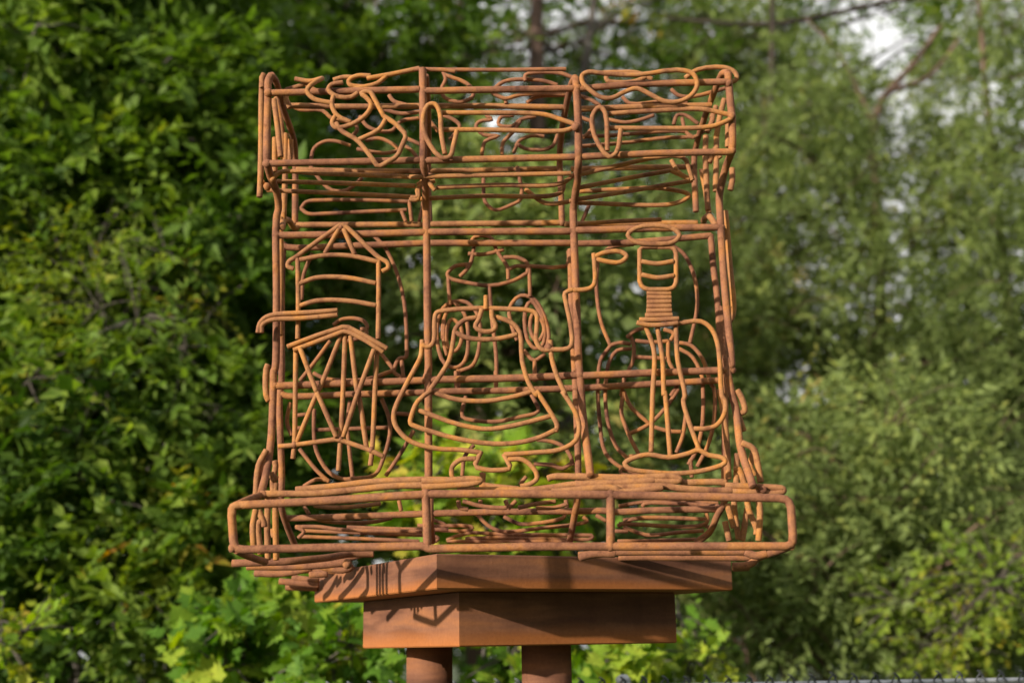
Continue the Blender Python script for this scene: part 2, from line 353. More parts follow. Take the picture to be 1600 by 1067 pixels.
# inner shelves inside the base
each('inner_base_rod', ['K @.5 540,412 700,412 860,432 1420,445', 'K @.6 600,440 1000,455 1460,472', 'K @.7 585,480 1000,495 1400,512', 'K @.5 545,415 600,445 560,490', 'K @.55 900,415 1300,428 1600,432',
 'K @.25 620,345 760,375 960,385 1100,375 1210,350', 'K @-.05 670,265 780,278 950,272 1130,250', 'L @.6 100,755 385,755 418,770 380,792 100,787', 'L @.7 100,842 132,858 105,888',
 'K @.6 1390,402 1600,408 L @.6 60,690 95,690',
 '! L @.6 1200,882 190,882 255,845 410,808 700,825 1430,832 1400,868 600,850 360,860', 'L @.45 440,640 540,745 640,795 750,800 1000,770 1280,740 1375,712 1340,680', 'L @.4 680,675 800,735 920,735 1170,688 1190,660',
 'L @.1 300,545 310,600 380,615', 'L @.05 340,545 470,585 620,602 700,602', 'L @.1 485,540 480,590', 'L @.1 690,540 715,605', 'L @.1 780,545 715,610', 'L @.0 800,602 950,570 1110,550', 'L @.05 950,605 1100,602 1210,570', 'L @.1 1195,540 1205,600',
 'M @.3 300,402 450,375 700,370 985,382', 'M @.35 330,500 430,488 900,492', 'M @.3 905,440 905,520 300,525', 'M @.45 330,548 480,600 560,602 700,585 885,572', 'M @.45 270,575 360,577', 'M @.5 290,645 600,640 830,632',
 'M @.3 140,465 210,505', 'M @.3 290,540 400,490 550,480 880,492', 'M @.35 900,540 960,560', 'M @.25 460,405 480,385 700,385 980,400', 'K @.2 600,270 635,325', 'K @.2 1260,230 1275,300', 'L @.3 1450,665 1530,710'], SM)
# icons on the front face
part('tower_outline', ['D @-.03 545,42 390,152 270,240 235,262 228,290 262,305', 'D @-.03 545,45 590,68 690,165 775,242 820,268 825,300 790,320', 'D @-.03 532,68 450,212', 'D @-.03 560,68 625,218',
 'D @-.03 300,252 450,225 600,228 762,262', 'D @-.03 286,245 290,500 286,722', 'D @-.03 768,258 768,500 765,722', 'D @-.03 300,392 400,358 580,358 750,390', 'D @-.03 300,525 400,495 580,495 752,522',
 'D @-.055 522,552 300,568 170,575 100,592 62,630 50,685', 'D @-.055 522,580 300,600 150,605 95,622 72,645 72,685'], MD)
part('trestle_outline', ['! D @-.035 225,768 400,702 572,645 690,705 818,778', '! D @-.035 262,788 400,738 570,672 690,730 795,800', 'D @-.02 275,780 272,1060 H @-.02 335,350 328,415', 'D @-.02 758,795 745,1060 H 705,380 697,448',
 'D @-.02 570,650 555,1060 H 555,320 545,472', 'D @-.04 300,775 400,1040 H 440,95 535,312', 'D @-.02 545,700 410,1030 H 450,90 345,342', 'D @-.02 600,700 640,1030 H 640,110 680,368', 'D @-.04 740,785 650,1030 H 635,110 568,312',
 '! H @-.03 260,358 330,352 540,322 690,372 758,405'], MD)
part('bell_outline', ['E @-.06 400,595 330,608 275,660 262,720 235,850 165,965 120,1030 I 270,100 190,165 155,240 148,290 175,305 250,330 400,372 600,402 750,395 870,365 960,322',
 'E @-.06 510,590 600,622 655,680 670,850 710,985 760,1060 I 845,110 930,235 962,300 955,335', 'E @-.07 430,545 415,600 392,650 430,675 490,675 512,650 492,600 488,550', 'E @-.06 455,465 455,545', 'E @-.06 275,685 340,715 480,725 560,715 640,695',
 'I @-.05 270,115 400,155 560,165 700,145 815,115', 'I @-.05 190,215 400,290 560,320 700,305 930,248',
 '! I @-.05 540,445 500,530 580,550 660,548 710,540 665,460', 'I @-.05 510,485 430,490 380,530 380,590 410,620 500,640', 'I @-.05 690,490 770,490 840,550 850,595 820,622 760,640',
 'E @-.05 75,730 68,820 30,900 0,955 I @-.05 105,110 58,215 55,270 75,320 150,390 300,430 420,435 530,450', 'E @-.05 838,732 845,830 880,950 930,1060 I @-.05 990,110 1060,220 1085,310 1065,385 980,435 850,450 668,462',
 'E @-.055 78,758 98,768 122,766 145,735 148,620 160,568 200,555 400,540 600,545 715,553 755,575 758,640 755,740 790,785 850,785 940,780 965,755 955,620 930,500 925,450 980,428 G @-.055 60,430 150,425 185,395 188,300 182,215'], MD)
part('crank_handle', ['G @-.055 190,232 250,208 340,203 378,230 340,266 260,262 200,248'], MD)
part('plunger_outline', ['o G @-.05 385,105 430,65 540,48 650,65 692,105 660,145 540,158 430,145', '! G @-.04 560,176 650,176 672,200 672,400 640,428 490,428 455,395 455,176 560,176', 'G @-.045 468,262 560,275 655,260', 'G @-.045 468,340 560,358 658,345',
 'G @-.035 500,450 640,452', 'G @-.035 500,476 642,476', 'G @-.035 500,503 642,500', 'G @-.035 500,528 642,528', 'G @-.035 498,555 645,553', 'G @-.035 490,582 648,580', 'G @-.04 455,608 560,608 688,602', 'G @-.045 440,625 500,638 560,640 682,628',
 'G @-.03 490,645 540,790 532,1060 J 412,405', 'G @-.03 560,645 592,850 600,1060 J @-.03 480,100 508,425', 'G @-.03 670,640 682,850 725,1060 J @-.03 575,150 605,260 655,395',
 'G @-.03 680,630 820,618 885,665 925,780 945,1060 J @-.03 785,150 782,215 745,270 700,288 628,290', 'o J @-.04 278,465 330,435 400,420 500,435 600,415 650,398 700,422 780,440 785,462 700,495 560,515 400,508 300,490'], MD)
# wire drawings on the cornice
part('curled_figure', ['A @-.12 270,128 360,142 @-.14 432,125 @-.2 365,165 342,200 380,245 450,265 490,270', 'A @-.18 555,150 490,162 470,190 510,228 600,238 645,212', 'A @-.1 500,135 560,118 620,120', 'A @-.14 820,105 760,155 660,180 620,192',
 'A @-.12 720,110 640,110 590,140 600,165 690,175', 'A @-.14 700,125 820,105 1010,65', 'A @-.2 500,230 490,280 520,345 600,385', 'A @-.2 510,350 492,390 515,418 600,402 690,345 725,282 690,235 665,215 715,205 745,250 800,352',
 '! A @-.2 800,350 870,395 935,462 880,590 765,655 700,560 640,490 540,435 515,390', 'A @-.2 810,370 770,430 650,490', 'A @-.1 215,195 300,170 330,160 370,185 430,215'], MD)
part('ladle_outline', ['B @-.19 210,575 188,450 180,330 150,278 108,285 78,370 95,470 185,595 240,590 262,520 282,435', 'B @-.17 190,330 500,330 800,340 900,370 985,405 940,432 850,440 500,432 200,430'], MD)
part('ladle_outline', ['C @-.19 225,555 212,330 180,295 135,350 150,470 235,592 280,565 305,425', 'C @-.17 235,335 500,318 780,308 900,330 972,352 880,402 780,418 500,422 240,420'], MD)
part('bone_outline', ['o C @-.19 78,150 75,108 110,88 200,95 400,105 640,75 735,98 760,165 720,230 640,265 560,260 480,220 400,185 330,205 250,242 180,235 110,185', 'C @-.12 270,90 220,110 225,138 300,150 400,140 472,108', 'C @-.12 200,92 400,92 490,130', 'C @-.1 690,122 760,75 920,60 985,90 995,130 960,150'], MD)
each('top_rod', ['B @-.15 30,70 120,72 200,75 270,85', 'B @-.1 110,72 500,75 930,70', 'B @-.02 200,85 215,130 190,190 210,240 300,265 370,240 380,205 340,155 210,105', 'B @-.02 690,140 690,105 760,90 900,95 970,120', 'B @.0 490,200 560,145 680,130 800,140 880,165', 'B @0 490,210 570,245 650,225 800,215 945,222', 'B @.01 570,245 575,275', 'B @.02 700,270 750,235 940,225',
 'C @.02 60,230 120,250 180,285', 'C @.02 315,235 360,275 560,262 700,272', 'C @0 605,190 645,225 720,235 925,185'], SM)
# rear wire drawings in the neck
each('rear_neck_rod', ['A @.1 225,270 300,312 430,315 500,370 620,390 640,430 610,470', 'A @.15 655,350 700,410 780,440 850,435 900,380 1010,362', 'A @.3 365,610 385,540 450,500 520,500 600,525', 'A @.25 690,495 770,482 850,515 882,550 800,570 640,545', 'A @.25 930,480 1015,518', 'A @.25 930,530 970,560 1000,600', 'A @.3 360,640 420,730 490,790 580,790 670,718', 'A @.1 800,310 900,335 1010,325', 'A @.05 830,225 860,262 930,282',
 'B @.2 455,345 490,370 420,380 395,410 440,460 530,468 450,500 430,580', 'B @.2 750,350 660,370 610,410 530,400 545,355 620,345', 'B @.25 620,570 650,500 720,468 800,470', 'B @.25 640,515 680,540 760,552 850,530 882,460', 'B @.2 550,578 555,510 610,450 660,380', 'B @.2 200,345 260,370 300,410 240,490', 'B @.2 120,380 170,440', 'B @.28 440,720 450,860 510,908 600,880 665,840 640,650',
 'C @.15 230,370 330,388 430,370 500,345', 'C @.2 620,400 640,345 690,345 765,395', 'C @.2 670,360 690,440 740,480', 'C @.2 60,472 230,465 560,440 700,440', 'C @.25 60,530 310,510 560,480 700,475', 'C @.15 60,355 100,370 140,390 120,440 80,480', 'C @.2 700,470 740,475 800,440',
 'D @.35 1030,-90 1030,-20', 'C @.3 120,870 72,980', 'A @.28 305,900 340,860 450,850 700,850 940,858', 'A @.28 305,900 350,930 450,930 700,918 935,908', 'A @.28 950,850 965,975', 'A @.28 905,915 930,975', 'A @.28 1030,890 1010,975'], SM)
each('shelf_rod', ['A @-.1 130,735 180,685 400,690 1060,715', 'A @-.05 165,738 500,748 985,765', 'A @0 105,790 600,812 1000,832', 'A @-.05 960,835 1000,830 1000,780 1060,745', 'B @-.12 0,712 960,690', 'B @-.08 160,775 500,760 900,750 990,690', 'B @-.05 0,845 50,845 60,760 150,735', 'B @-.02 60,842 400,825 900,805 920,740', 'B @.0 690,785 810,868 1000,850',
 '! C @-.12 60,697 480,600 620,582 690,598 732,730', 'C @-.06 60,775 350,718 610,672', 'C @-.02 0,852 360,795 730,732', '! C @-.06 605,612 650,690 C 712,722', 'C @-.06 600,672 640,690 712,722', 'C @.02 60,797 300,785 560,780 712,820 630,868 50,866', 'C @.1 50,992 300,975 545,965', 'B @-.05 45,760 130,700', 'B @-.1 80,700 150,790'], SM*1.08)
# drawings on the rear face
part('rear_bottle_outline', ['D @.17 740,110 800,170 870,310 920,500 935,760 930,830 890,840 868,880 860,920 905,952', 'D @.17 372,215 322,340 310,490', 'D @.16 500,640 540,610 620,600 685,620 700,660 660,665', 'D @.17 480,735 380,870 300,970', 'D @.17 380,925 440,955 540,968 700,962 858,910', 'D @.17 775,800 860,905', 'D @.17 905,850 915,950',
 'H @.17 315,150 300,240 322,305', 'H @.17 430,180 428,280 440,380 500,480 560,512 620,510 720,492 760,410 790,300 785,220 750,130', 'H @.17 360,370 440,470 500,525', 'H @.18 600,140 588,250 600,400 612,505', 'H @.16 350,272 380,268', 'H @.18 430,280 560,275 780,268', 'H @.17 380,548 440,515 500,520', 'H @.17 350,210 392,205',
 'I @.17 165,330 90,460 10,580', 'H @.17 820,200 880,205', 'D @.16 690,660 695,700 560,740'], SM)
part('rear_teapot_outline', ['E @.17 365,145 390,115 470,112 500,140', 'E @.17 350,215 430,220 510,205 560,190', 'E @.17 385,150 380,200 355,290 300,350', 'E @.17 345,280 270,290 225,335 235,358 330,385 480,405 620,375 700,330', 'E @.17 500,140 520,200 580,290 588,368', 'E @.17 560,238 640,238 700,270 702,330', 'E @.17 595,305 640,288 930,290 948,250 945,200', 'E @.17 230,360 240,520', 'E @.17 475,405 490,600 515,820 515,1005', 'E @.17 712,280 718,470', 'E @.17 345,275 340,310 300,350',
 'I @.16 455,140 435,250 520,275 640,278 760,252 858,222 820,130', 'I @.16 500,410 450,470 435,580', 'I @.16 850,380 930,390 1000,420 1040,480 1050,520', 'I @.16 835,515 930,520 990,540 1040,512', 'I @.16 555,565 550,640', 'I @.16 790,585 755,630', 'I @.17 400,0 402,110', 'I @.17 620,0 622,110', 'L @.16 490,310 512,380'], SM)
part('rear_wheel_outline', ['o E @.18 180,570 250,505 325,570 350,720 330,850 280,892 210,870 165,740', 'o E @.18 222,660 250,605 305,650 305,745 270,795 228,770', 'E @.18 205,600 205,750 225,820', 'E @.18 255,500 340,505 410,590 412,780 375,880 300,912', 'E @.18 240,525 200,620 198,720', 'E @.18 290,905 290,1010'], SM)
part('rear_wheel_outline', ['E @.18 640,730 610,650 595,540 660,465 740,485 800,580 828,700 820,760', 'o E @.18 688,560 720,500 780,560 805,680 790,760 745,778 700,720', 'o E @.18 718,620 740,570 790,620 800,680 760,740 725,690', 'E @.18 680,790 740,850 805,812', 'E @.18 745,855 745,975', 'E @.18 720,470 790,600 805,690'], SM)
part('rear_jar_outline', ['G @.17 205,260 198,420 225,620 280,760', 'G @.17 650,165 720,220 780,350 798,520 755,745', 'G @.17 280,760 340,745 400,752', 'G @.17 280,765 222,850 205,1000 J @.17 140,60 152,250 180,410 260,485 370,520', 'G @.17 405,780 320,792 270,870 252,1000 J @.17 180,60 188,230 235,380 295,440', 'G @.17 690,745 760,760 830,840 885,1000 J @.17 728,80 732,230 700,370 645,480', 'G @.17 690,780 770,830 828,950 J @.17 672,50 672,260 640,400 600,470',
 'G @.15 380,712 430,672 490,655', 'G @.15 600,665 658,690 640,730', 'G @.16 400,705 420,760 415,850 385,920', 'G @.16 430,732 520,742 625,735', 'G @.16 430,830 610,838', 'G @.16 625,735 628,850 655,905',
 'J @.17 272,100 310,180 400,262', 'J @.17 290,320 400,268 480,190 550,90', 'J @.17 272,100 262,210 300,320 350,420', 'J @.17 430,282 500,302 562,305', 'J @.17 588,220 570,330 540,410', 'J @.17 610,445 618,535', 'J @.17 400,420 300,430', 'J @.17 265,480 260,515 400,530', 'G @.2 255,195 300,172 420,160', 'G @.17 370,920 345,1060', 'G @.17 680,1000 640,1060'], SM)
# drawings on the two side faces, seen edge on
each('left_side_rod', ['A @-.1 75,115 70,300 68,600 60,830', 'A @-.12 85,100 75,130 78,180', 'A @-.05 85,735 68,748', 'A @.05 145,250 165,400 185,590', 'A @.1 150,480 150,680', 'A @.1 160,240 190,420 200,600', 'A @.1 215,455 212,700 200,1000', 'A @.1 245,490 240,620', 'D @.08 184,0 186,400 180,700', 'Q @.0 138,35 128,60 128,200 142,235', 'H @-.05 203,375 165,450 152,590', 'H @-.04 190,420 175,500', 'Q @.05 175,570 180,600 165,680 170,780',
 'K @-.1 265,295 245,400 250,545', 'K @-.05 285,300 320,380 325,410', 'K @-.05 300,370 282,400 300,600', 'K @.0 350,215 345,400 350,640', 'K @.05 402,110 400,300 408,640', 'K @.1 375,430 395,480', 'K @0 370,40 395,90 405,60', 'A @-.04 230,200 215,240 240,300'], .0098)
each('right_side_rod', ['N @.1 190,545 188,700 205,1060', 'N @.2 160,780 185,900 212,1080', 'N @.1 265,560 262,760 258,930', 'N @.15 320,290 290,400 262,560', 'N @.05 372,770 375,850 360,920', 'N @.2 230,420 250,380 262,340', 'N @.2 200,520 235,440 240,400', 'N @.1 290,700 250,640 215,730', 'O @.05 148,0 160,150 172,320 160,345 158,300', 'O @.0 185,562 200,590 208,628 195,635', 'O @0 190,645 205,690', 'O @-.08 200,728 235,745 250,800 258,850', 'M @-.1 1265,330 1278,440 1268,640',
 'M @-.02 1240,0 1212,130 1240,190', 'M @.0 1100,150 1130,145 1180,300 1200,430 1255,560 1252,600', 'M @.05 1035,510 1065,640', 'M @.1 1190,420 1155,640', 'M @.1 1100,250 1100,430 1130,630', 'M @.05 1050,390 1095,550', 'M @.1 1120,40 1110,300', 'O @.1 130,560 150,700 158,840', 'N @-.12 345,430 345,620'], .0098)
# weld beads at the joints of the frame
def blob(c, r, rng):
    V = []; F4 = []; F3 = []
    nu, nv = 8, 5
    V.append((0, 0, 1)); 
    for i in range(1, nv):
        for j in range(nu):
            a = math.pi*i/nv; b = 2*math.pi*j/nu; V.append((math.sin(a)*math.cos(b), math.sin(a)*math.sin(b), math.cos(a)))
    V.append((0, 0, -1)); V = np.array(V)*(1+rng.uniform(-.12, .12, (len(V), 1)))
    for j in range(nu): F3.append((0, 1+j, 1+(j+1) % nu)); F3.append((len(V)-1, 1+(nv-2)*nu+(j+1) % nu, 1+(nv-2)*nu+j))
    for i in range(nv-2):
        for j in range(nu): F4.append((1+i*nu+j, 1+(i+1)*nu+j, 1+(i+1)*nu+(j+1) % nu, 1+i*nu+(j+1) % nu))
    return V*r+c, np.array(F4), np.array(F3)
joints = ['A @-.16 112,212', 'A @-.16 104,632', 'A @-.16 1035,192', 'A @-.16 1035,614', 'B @-.16 1000,185', 'B @-.16 1005,592', 'B @-.18 990,415', 'N @-.16 350,180', 'N @-.17 372,410', 'N @-.16 372,650',
 'E @0 100,86', 'E @0 965,82', 'D @0 160,106', 'D @0 150,1002', 'E @0 112,966', 'E @0 1012,938', 'G @0 1005,908', 'G @.15 75,1015', 'G @0 945,60', 'L @-.27 35,490', 'L @-.27 42,935', 'M @-.27 240,325', 'M @-.27 240,680', 'K @-.13 315,185', 'K @-.27 105,560',
 'H @-.03 335,350', 'H @-.03 555,322', 'H @-.03 700,375', 'H @-.03 445,92', 'H @-.03 640,105', 'D @-.03 570,660', 'D @-.03 545,55', 'E @-.05 825,775', 'I @0 240,30', 'K @-.2 900,670', 'A @-.05 105,770', 'B @.3 908,985', 'M @.2 985,420', 'E @.15 985,1015', 'B @-.05 990,700', 'B @-.05 120,710', 'G @-.05 188,232']
for s in joints:
    p, _, _ = parse(s); b = MB(); b.add(*blob(p[0], RW.uniform(.0128, .0158) if 'H @-.03' not in s and 'D @-.03' not in s and 'G @-.05' not in s else .0105, RW))
    link('weld_bead', b.mesh('weld_bead'), FROD, cage)
#TREES
# ------------------------------------------------------------------ foliage helpers
LEAF_V = np.array([[0, 0, 0], [.38, .5, .10], [1, 0, -.10], [.38, -.5, .10], [.45, 0, .0]]); LEAF_Q = np.array([[0, 3, 2, 4], [0, 4, 2, 1]])
def lobed(points):
    V = [(.38, 0, 0)]+[(x, y, .12*abs(y)-.10*x*x) for x, y in points]; n = len(points)
    return np.array(V), np.array([(0, 1+(i+1) % n, 1+i) for i in range(n)])
half = [(.02, .03), (-.10, .24), (.08, .30), (.10, .52), (.28, .36), (.42, .50), (.44, .66), (.52, .40), (.62, .22), (.72, .30), (.74, .13)]
MAPLE_V, MAPLE_T = lobed([(0, 0)]+half+[(1.0, 0)]+[(x, -y) for x, y in half[::-1]])
def unit(v): return v/(np.linalg.norm(v, axis=-1, keepdims=True)+1e-9)
def leaf_frames(rng, O, D, SL, n, droop, spread, upb):
    """alternate leaves along every spray; returns positions, axes, spray index"""
    m = len(O); t = (np.arange(n)+.5+rng.uniform(-.3, .3, (m, n)))/n
    side = np.where(np.arange(n) % 2 == 0, 1, -1)[None, :, None]
    Sd = unit(np.cross(D, np.array([0, 0, 1.0])+rng.normal(0, .35, (m, 3))))[:, None, :]
    sl = SL[:, None, None]
    pos = O[:, None, :]+D[:, None, :]*t[..., None]*sl; pos[..., 2] -= droop*(t**2)*SL[:, None]
    X = unit(D[:, None, :]*.7+side*Sd*spread*(1.15-t[..., None]*.6)+rng.normal(0, .28, (m, n, 3))-np.array([0, 0, droop*.5]))
    Z = unit(np.array([0, 0, upb])+rng.normal(0, .45, (m, n, 3))+unit(np.array([-.3, -1, .2]))*.45)
    Yv = unit(np.cross(Z, X)); Z = np.cross(X, Yv)
    return pos.reshape(-1, 3), X.reshape(-1, 3), Yv.reshape(-1, 3), Z.reshape(-1, 3), np.repeat(np.arange(m), n)
def leaves_mesh(name, pos, X, Y, Z, ln, wd, tint, tV=LEAF_V, tQ=LEAF_Q):
    n = len(pos); k = len(tV)
    V = pos[:, None, :]+(X[:, None, :]*tV[None, :, 0:1]*ln[:, None, None])+(Y[:, None, :]*tV[None, :, 1:2]*wd[:, None, None])+(Z[:, None, :]*tV[None, :, 2:3]*ln[:, None, None])
    F = (tQ[None]+(np.arange(n)*k)[:, None, None]).reshape(-1, tQ.shape[1])
    tt = np.repeat(tint, k)
    if tQ.shape[1] == 4: return mesh_np(name, V.reshape(-1, 3), F, None, tt, True)
    return mesh_np(name, V.reshape(-1, 3), None, F, tt, True)
def fill(rng, cx, cy, hx, hy, Y0, Y1, n, gap=0.0, seed=0, power=2.4):
    """clump centres filling a crown: an uneven ellipsoid of the crown's real size and depth"""
    out = []; tries = 0
    fx, fy, fz = rng.uniform(0, 6, 3)
    while len(out) < n and tries < n*40:
        tries += 1; a, b = rng.uniform(-1, 1, 2); Y = rng.uniform(Y0, Y1)
        if abs(a)**power+abs(b)**power > 1: continue
        p = P(cx+a*hx, cy+b*hy, Y)
        if p[2] < .15: continue
        g = math.sin(p[0]*2.1+fx)*math.sin(p[2]*2.3+fy)+.6*math.sin(p[0]*4.3+fy)*math.sin(p[2]*3.9+fz)*math.sin(p[1]*2.7)
        if g < gap-1: continue
        out.append(p)
    return np.array(out)
def limb(p0, p1, r0, r1, rng, sag=.12, n=7, sides=6):
    p0 = np.asarray(p0); p1 = np.asarray(p1); d = p1-p0; l = np.linalg.norm(d); t = np.linspace(0, 1, n)[:, None]
    q = p0+d*t; q[:, 2] += l*sag*np.sin(t[:, 0]*math.pi)*.6; q[1:-1] += rng.normal(0, l*.018, (n-2, 3))
    return tube(q, np.linspace(r0, r1, n), sides)
def tree(name, label, cat, clumps, mat, bark, rng, base=None, trunk_r=.10, cr=.42, nsp=38, nl=9, ln=.09, wd=.5, sl=.34, droop=.10, spread=.8, upb=.8,
         tint=(.5, .16), leafset=None, nleaf=0, group=None, top=None, nbranch=14, kind=LEAF_V, kq=LEAF_Q, trunk_pts=None, leafkeep=None):
    clumps = np.asarray(clumps); c = clumps.mean(0)
    if base is None: base = (c[0], c[1], 0)
    root = empty(name, base); tag(root, label, cat, group)
    topz = clumps[:, 2].max() if top is None else top
    if trunk_pts is None:
        k = 8; t = np.linspace(0, 1, k)[:, None]
        tp = np.array(base)*(1-t)+np.array([c[0], c[1], topz*.93])*t; tp[1:-1, :2] += rng.normal(0, .07, (k-2, 2)); tp[0, 2] = -.1
    else: tp = np.array(trunk_pts)
    b = MB(); tt = np.linspace(0, 1, len(tp)); b.add(*tube(catmull(tp, False, 4), np.interp(np.linspace(0, 1, (len(tp)-1)*4+1), tt, trunk_r*(1-tt*.8)), 10)); link('trunk', b.mesh('trunk'), bark, root)
    def on_trunk(z):
        i = int(np.argmin(np.abs(tp[:, 2]-z))); return tp[i], trunk_r*(1-tt[i]*.8)
    order = rng.permutation(len(clumps)); tw = MB()
    for q, i in enumerate(order):
        p = clumps[i]; h = np.linalg.norm(p[:2]-tp[0, :2]); o, rr = on_trunk(p[2]-.35*h-.1)
        if q < nbranch:
            b = MB(); b.add(*limb(o, p, min(rr*.5, .045), .008, rng)); link('branch', b.mesh('branch'), bark, root)
        elif q < nbranch*4: tw.add(*limb(o+(p-o)*rng.uniform(.2, .5), p, .014, .005, rng, n=6, sides=5))
    # sprays
    m = len(clumps)*nsp; ci = np.repeat(np.arange(len(clumps)), nsp)
    u = unit(rng.normal(0, 1, (m, 3))); R = cr*rng.uniform(.6, 1.35, len(clumps))[ci]
    rad = rng.uniform(.15, 1, m)**.6
    O = clumps[ci]+u*(rad*R)[:, None]*np.array([1, 1, .8]); D = unit(u+rng.normal(0, .5, (m, 3))+np.array([0, -.15, -.05]))
    O = O[:, :]; ok = O[:, 2] > .05; O, D, ci = O[ok], D[ok], ci[ok]; m = len(O)
    for i in rng.choice(m, min(m, 160), replace=False): tw.add(*limb(clumps[ci[i]], O[i]+D[i]*sl*.8, .006, .003, rng, n=5, sides=4))
    link('twigs', tw.mesh('twigs'), bark, root)['kind'] = 'stuff'
    SL = sl*rng.uniform(.6, 1.3, m)
    pos, X, Yv, Z, si = leaf_frames(rng, O, D, SL, nl, droop, spread, upb)
    ct = rng.normal(0, tint[1], len(clumps)); st = rng.normal(0, tint[1]*.5, m)
    T_ = tint[0]+ct[ci][si]+st[si]+rng.normal(0, tint[1]*.45, len(pos))
    LN = ln*rng.uniform(.75, 1.25, m)[si]*rng.uniform(.5, 1.25, len(pos)); WD = LN*wd*rng.uniform(.8, 1.2, len(pos))
    keep = np.ones(len(pos), bool)
    if nleaf:
        d = (pos-CAM)@FW; sx = 800+FPX*((pos-CAM)@RT)/d; sy = 533.5-FPX*((pos-CAM)@UP)/d
        vis = (sx > 0) & (sx < 1600) & (sy > 0) & (sy < 1067)
        idx = np.argsort(np.where(vis, d, 1e6))[:nleaf]; protos = []
        for i in range(10):
            tv = kind*np.array([1, 1, 1]); tv = tv+np.random.default_rng(i).normal(0, .02, tv.shape)
            f4, f3 = (kq, None) if kq.shape[1] == 4 else (None, kq)
            me = mesh_np('leaf', tv, f4, f3, np.full(len(tv), tint[0]-tint[1]*1.6+tint[1]*.36*i), True); me.materials.append(mat); protos.append(me)
        for i in idx:
            q = int(np.clip((T_[i]-(tint[0]-tint[1]*1.6))/(tint[1]*.36), 0, 9))
            o = bpy.data.objects.new('leaf', protos[q]); COL.objects.link(o); o.parent = root
            MM = Matrix.Identity(4); bse = np.array(base)
            for a in range(3):
                MM[a][0] = X[i][a]*LN[i]; MM[a][1] = Yv[i][a]*WD[i]; MM[a][2] = Z[i][a]*LN[i]; MM[a][3] = pos[i][a]-bse[a]
            o.matrix_local = MM
        keep[idx] = False
    me = leaves_mesh('foliage', pos[keep], X[keep], Yv[keep], Z[keep], LN[keep], WD[keep], T_[keep], kind, kq)
    f = link('foliage', me, mat, root); f['kind'] = 'stuff'
    return root
GREEN = leaf_mat('green_leaf', [(.0, (.022, .050, .007)), (.3, (.064, .124, .015)), (.58, (.118, .195, .025)), (.82, (.20, .27, .034)), (.93, (.28, .27, .025)), (1, (.33, .18, .03))])
DEEP = leaf_mat('deep_green_leaf', [(.0, (.026, .056, .011)), (.35, (.065, .125, .021)), (.6, (.115, .19, .036)), (.85, (.16, .22, .04)), (1, (.25, .23, .04))])
SAGE = leaf_mat('grey_green_leaf', [(.0, (.065, .088, .026)), (.35, (.135, .182, .052)), (.6, (.205, .265, .078)), (.82, (.29, .34, .085)), (1, (.34, .26, .08))])
LIME = leaf_mat('bright_maple_leaf', [(.0, (.045, .11, .014)), (.4, (.10, .21, .02)), (.6, (.20, .31, .028)), (.8, (.36, .40, .04)), (1, (.48, .34, .05))], trans=.4)
rg = np.random.default_rng(5)
def C_(*a, **k): return fill(rg, *a, **k)
LG = 'broadleaf trees massed behind the wire sculpture'
tree('maple_tree', 'dense green tree filling the upper left corner with yellowing lower twigs', 'tree', C_(90, 250, 290, 440, 4.6, 7.4, 96, .2), GREEN, BARK, rg, trunk_r=.11, ln=.155, droop=.22, tint=(.44, .13), nleaf=300, group=LG, sl=.36)
tree('maple_tree', 'leafy green tree just left of the wire sculpture with paler leaf tips', 'tree', C_(350, 420, 160, 440, 6.0, 8.2, 74, .25), GREEN, BARK, rg, trunk_r=.09, ln=.155, droop=.22, tint=(.42, .13), nleaf=300, group=LG, sl=.36)
tree('young_tree', 'slim tree with yellowing leaves among the dark green at the left edge', 'tree', np.vstack([C_(110, 440, 120, 130, 4.2, 5.2, 9, 0), C_(275, 470, 30, 90, 4.3, 5, 4, 0), C_(90, 620, 90, 60, 4.2, 5, 3, 0)]), GREEN, BARK, rg, trunk_r=.035, cr=.30, nsp=26, ln=.09, wd=.45, tint=(.74, .09), group=LG, nbranch=8)
tree('leafy_shrub', 'dark green shrub thicket across the lower left of the photo', 'shrub', C_(130, 830, 340, 280, 4.2, 6.6, 76, .4), GREEN, BARK, rg, trunk_r=.05, ln=.13, tint=(.42, .17), nleaf=300, nbranch=30)
tree('broadleaf_tree', 'mid green tree rising behind the upper left corner of the wire cage', 'tree', C_(500, 180, 240, 340, 8.5, 11, 84, .3), GREEN, BARK, rg, trunk_r=.13, cr=.5, ln=.15, tint=(.42, .12), group=LG)
tree('broadleaf_tree', 'dark green tree standing behind the dense tree of the upper left corner', 'tree', C_(120, 220, 330, 420, 9, 12, 90, .0), DEEP, BARK, rg, trunk_r=.14, cr=.6, ln=.17, nl=8, nsp=34, tint=(.42, .13), group=LG)
tree('broadleaf_tree', 'olive tree filling the view between the cage and the forked willow', 'tree', C_(1190, 300, 170, 300, 11, 13.5, 64, .35), SAGE, BARK2, rg, trunk_r=.11, cr=.5, ln=.12, wd=.42, tint=(.42, .15), group=LG)
tree('tall_tree', 'tall tree with bare dark trunk and airy crown behind the cage top', 'tree', C_(730, 70, 260, 260, 13, 16, 64, .35), GREEN, BARK2, rg, trunk_r=.17, cr=.55, nsp=30, ln=.13, tint=(.5, .15), group=LG, trunk_pts=[P(716, 1000, 11.4), P(718, 600, 11.4), P(715, 300, 11.4), P(722, 100, 11.4), P(716, -150, 11.4)], base=tuple(P(716, 1000, 11.4)*[1, 1, 0]))
